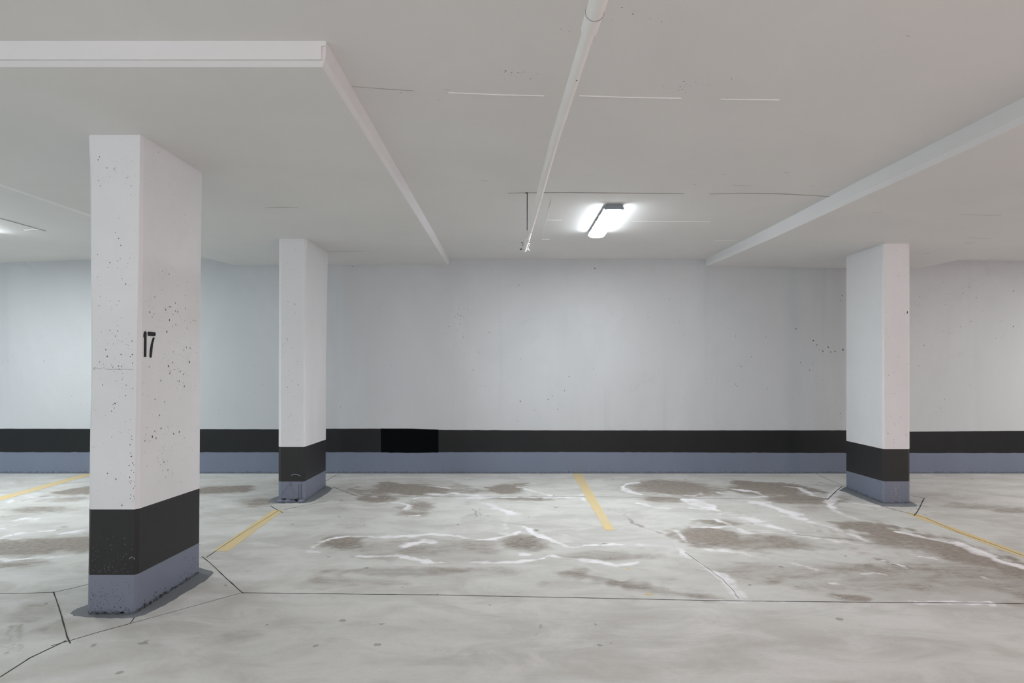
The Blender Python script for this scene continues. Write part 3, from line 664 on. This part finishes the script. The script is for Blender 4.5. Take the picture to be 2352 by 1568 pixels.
# ------------------------------------------------------------------ sprinkler pipe
HP = 1.01; zp = CH+HP
def pp(Y): return Vector((np.interp(Y, [1.8, 2.8, 3.7, 4.6, 5.6], [.266, .238, .225, .213, .197]) - (1.8-Y)*(-.0253 if Y < 1.8 else 0), Y, zp))
pipe = empty('sprinkler_pipe', tuple(pp(5.6)), 'white painted sprinkler pipe hanging under the ceiling left of the lamp', 'pipe')
vs, fs = tube([pp(5.1), pp(4.6), pp(4.1), pp(3.7), pp(3.2), pp(2.8), pp(2.3), pp(1.9), pp(1.0), pp(-1), pp(-6)], .0200, 28); tag(mk('pipe_run', vs, fs, 'pipe', pipe, True), 'long white pipe')
vs, fs = tube([pp(5.585), pp(5.3), pp(5.09)], .0175, 24); mk('end_pipe', vs, fs, 'pipe', pipe, True)
vs, fs = tube([pp(1.865), pp(1.86), pp(1.72), pp(1.6), pp(1.59)], [.0212, .026, .026, .026, .0212], 28); tag(mk('pipe_coupling', vs, fs, 'pipe', pipe), 'wider coupling sleeve')
vs, fs = tube([pp(5.13), pp(5.12), pp(5.02), pp(5.01)], [.0185, .0225, .0225, .0205], 24); mk('pipe_coupling', vs, fs, 'pipe', pipe)
e = pp(5.585)
vs, fs = tube([e+Vector((0, -.035, 0)), e+Vector((0, .0, 0)), e+Vector((0, .018, 0))], [.021, .021, .015], 20); mk('end_cap', vs, fs, 'pipe', pipe, True)
# upright sprinkler head: neck, frame arms, deflector
hx, hy, hz = e.x, e.y-.02, e.z
vs, fs = merge([tube([(hx+.015, hy, hz), (hx+.030, hy, hz+.006), (hx+.034, hy, hz+.02)], .006, 10),
                tube([(hx+.034, hy, hz+.02), (hx+.022, hy, hz+.035), (hx+.034, hy, hz+.052)], .003, 8),
                tube([(hx+.034, hy, hz+.02), (hx+.046, hy, hz+.035), (hx+.034, hy, hz+.052)], .003, 8),
                tube([(hx+.034, hy, hz+.052), (hx+.034, hy, hz+.055)], .015, 14),
                tube([(hx+.034, hy, hz+.01), (hx+.045, hy, hz-.012)], .004, 8)])
tag(mk('sprinkler_head', vs, fs, 'white_metal', pipe), 'small white sprinkler head at the pipe end')
vs, fs = merge([tube([(hx-.018, hy, hz), (hx-.034, hy, hz+.008)], .004, 8), tube([(hx-.034, hy, hz+.004), (hx-.042, hy, hz-.004)], .004, 8),
                tube([(hx-.020, hy-.1, hz+.045), (hx-.022, hy-.1, hz+.015)], .0025, 8), tube([(hx-.034, hy-.1, hz+.046), (hx-.017, hy-.1, hz+.046)], .003, 8)])
mk('clamp', vs, fs, 'steel', pipe)['kind'] = 'stuff'
# hanger rod with its ring
Yr = 4.74; xr_ = fx(1211, Yr); zc_ = CH+hcx(xr_, Yr); q = pp(Yr)
vs, fs = merge([tube([(xr_, Yr, zc_+.005), (xr_, Yr, q.z+.09), (q.x-.021, Yr, q.z+.0)], .0035, 8), boxg(xr_-.014, xr_+.005, Yr-.006, Yr+.006, zc_-.006, zc_+.002)])
tag(mk('hanger_rod', vs, fs, 'steel', pipe), 'thin dark hanger rod')
rr = tube([(q.x+.0215*math.cos(a), Yr, q.z+.0215*math.sin(a)) for a in np.linspace(0, 2*math.pi, 25)], .0018, 6)
mk('hanger_ring', rr[0], rr[1], 'pipe', pipe)
q = pp(1.77); v_, f_ = tube([(q.x+.0272*math.cos(a), 1.77, q.z+.0272*math.sin(a)) for a in np.linspace(0, 2*math.pi, 33)], .0011, 6); mk('hanger_ring', v_, f_, 'seam_dark', pipe)
# dark hole in the near part of the pipe
v_, f_ = tube([pp(2.16)+Vector((.006, 0, -.0193)), pp(2.16)+Vector((.0063, 0, -.0205))], .0026, 10); mk('rivet', v_, f_, 'steel', pipe)

# ------------------------------------------------------------------ ceiling lamps
def fixture(X, Y0, Y1, label, skew=.0):
    Ym = (Y0+Y1)/2; zc = CH+hcx(X, Ym); root = empty('ceiling_lamp', (X, Ym, zc), label, 'lamp', 'strip lamps under the ceiling')
    slope = (hcx(X, Y1)-hcx(X, Y0))/(Y1-Y0)
    def stad(hw, hl, z, r, n=6, lens=False):
        out = []
        for sx, sy, a0 in ((1, 1, 0), (-1, 1, 90), (-1, -1, 180), (1, -1, 270)):
            for k in range(n+1):
                a = math.radians(a0+90*k/n); x = sx*(hw-r)+r*math.cos(a); y = sy*(hl-r)+r*math.sin(a)
                out.append((X+x+skew*y, Ym+y, zc+slope*y+z))
        return out
    hl = (Y1-Y0)/2
    v_, f_ = loft([stad(.052, hl-.03, .002, .03), stad(.055, hl-.03, -.012, .03), stad(.076, hl, -.024, .035), stad(.079, hl, -.028, .035), stad(.075, hl-.003, -.030, .035)])
    mk('housing', v_, f_, 'housing', root)
    v_, f_ = loft([stad(.074, hl-.006, -.0295, .033), stad(.077, hl-.005, -.048, .034), stad(.070, hl-.010, -.058, .033), stad(.058, hl-.02, -.064, .03), stad(.035, hl-.04, -.067, .02)])
    tag(mk('lens', v_, f_, 'lens', root), 'glowing white lens')
    for sy in (-1, 1):      # opaque end caps
        prof = [(-.055, 0), (.055, 0), (.079, -.034), (.076, -.045), (-.076, -.045), (-.079, -.034)]
        ya = sy*(hl+.002); yb = sy*(hl-.016); yc = sy*(hl+.012)
        rings = [[(X+skew*y+px*s_, Ym+y, zc+slope*y+pz*s2) for px, pz in prof] for y, s_, s2 in ((yb, 1.03, 1.03), (ya, 1.03, 1.03), (yc, .88, .86))]
        v_, f_ = loft(rings); mk('end_cap', v_, f_, 'housing', root)
    for sx in (-1, 1):
        for k in range(5):
            y = -hl+.09+k*(2*hl-.18)/4
            a = boxg(X+skew*y+sx*.079-.004, X+skew*y+sx*.079+.004, Ym+y-.012, Ym+y+.012, zc+slope*y-.040, zc+slope*y-.022)
            mk('clip', a[0], a[1], 'housing', root)
    return root
fixture(.925, 5.06, 6.06, 'glowing white strip lamp in the centre bay, right of the sprinkler pipe', .0)
fixture(-5.15, 5.1, 6.1, 'strip lamp of the far left bay, just beyond the left edge of the photo')
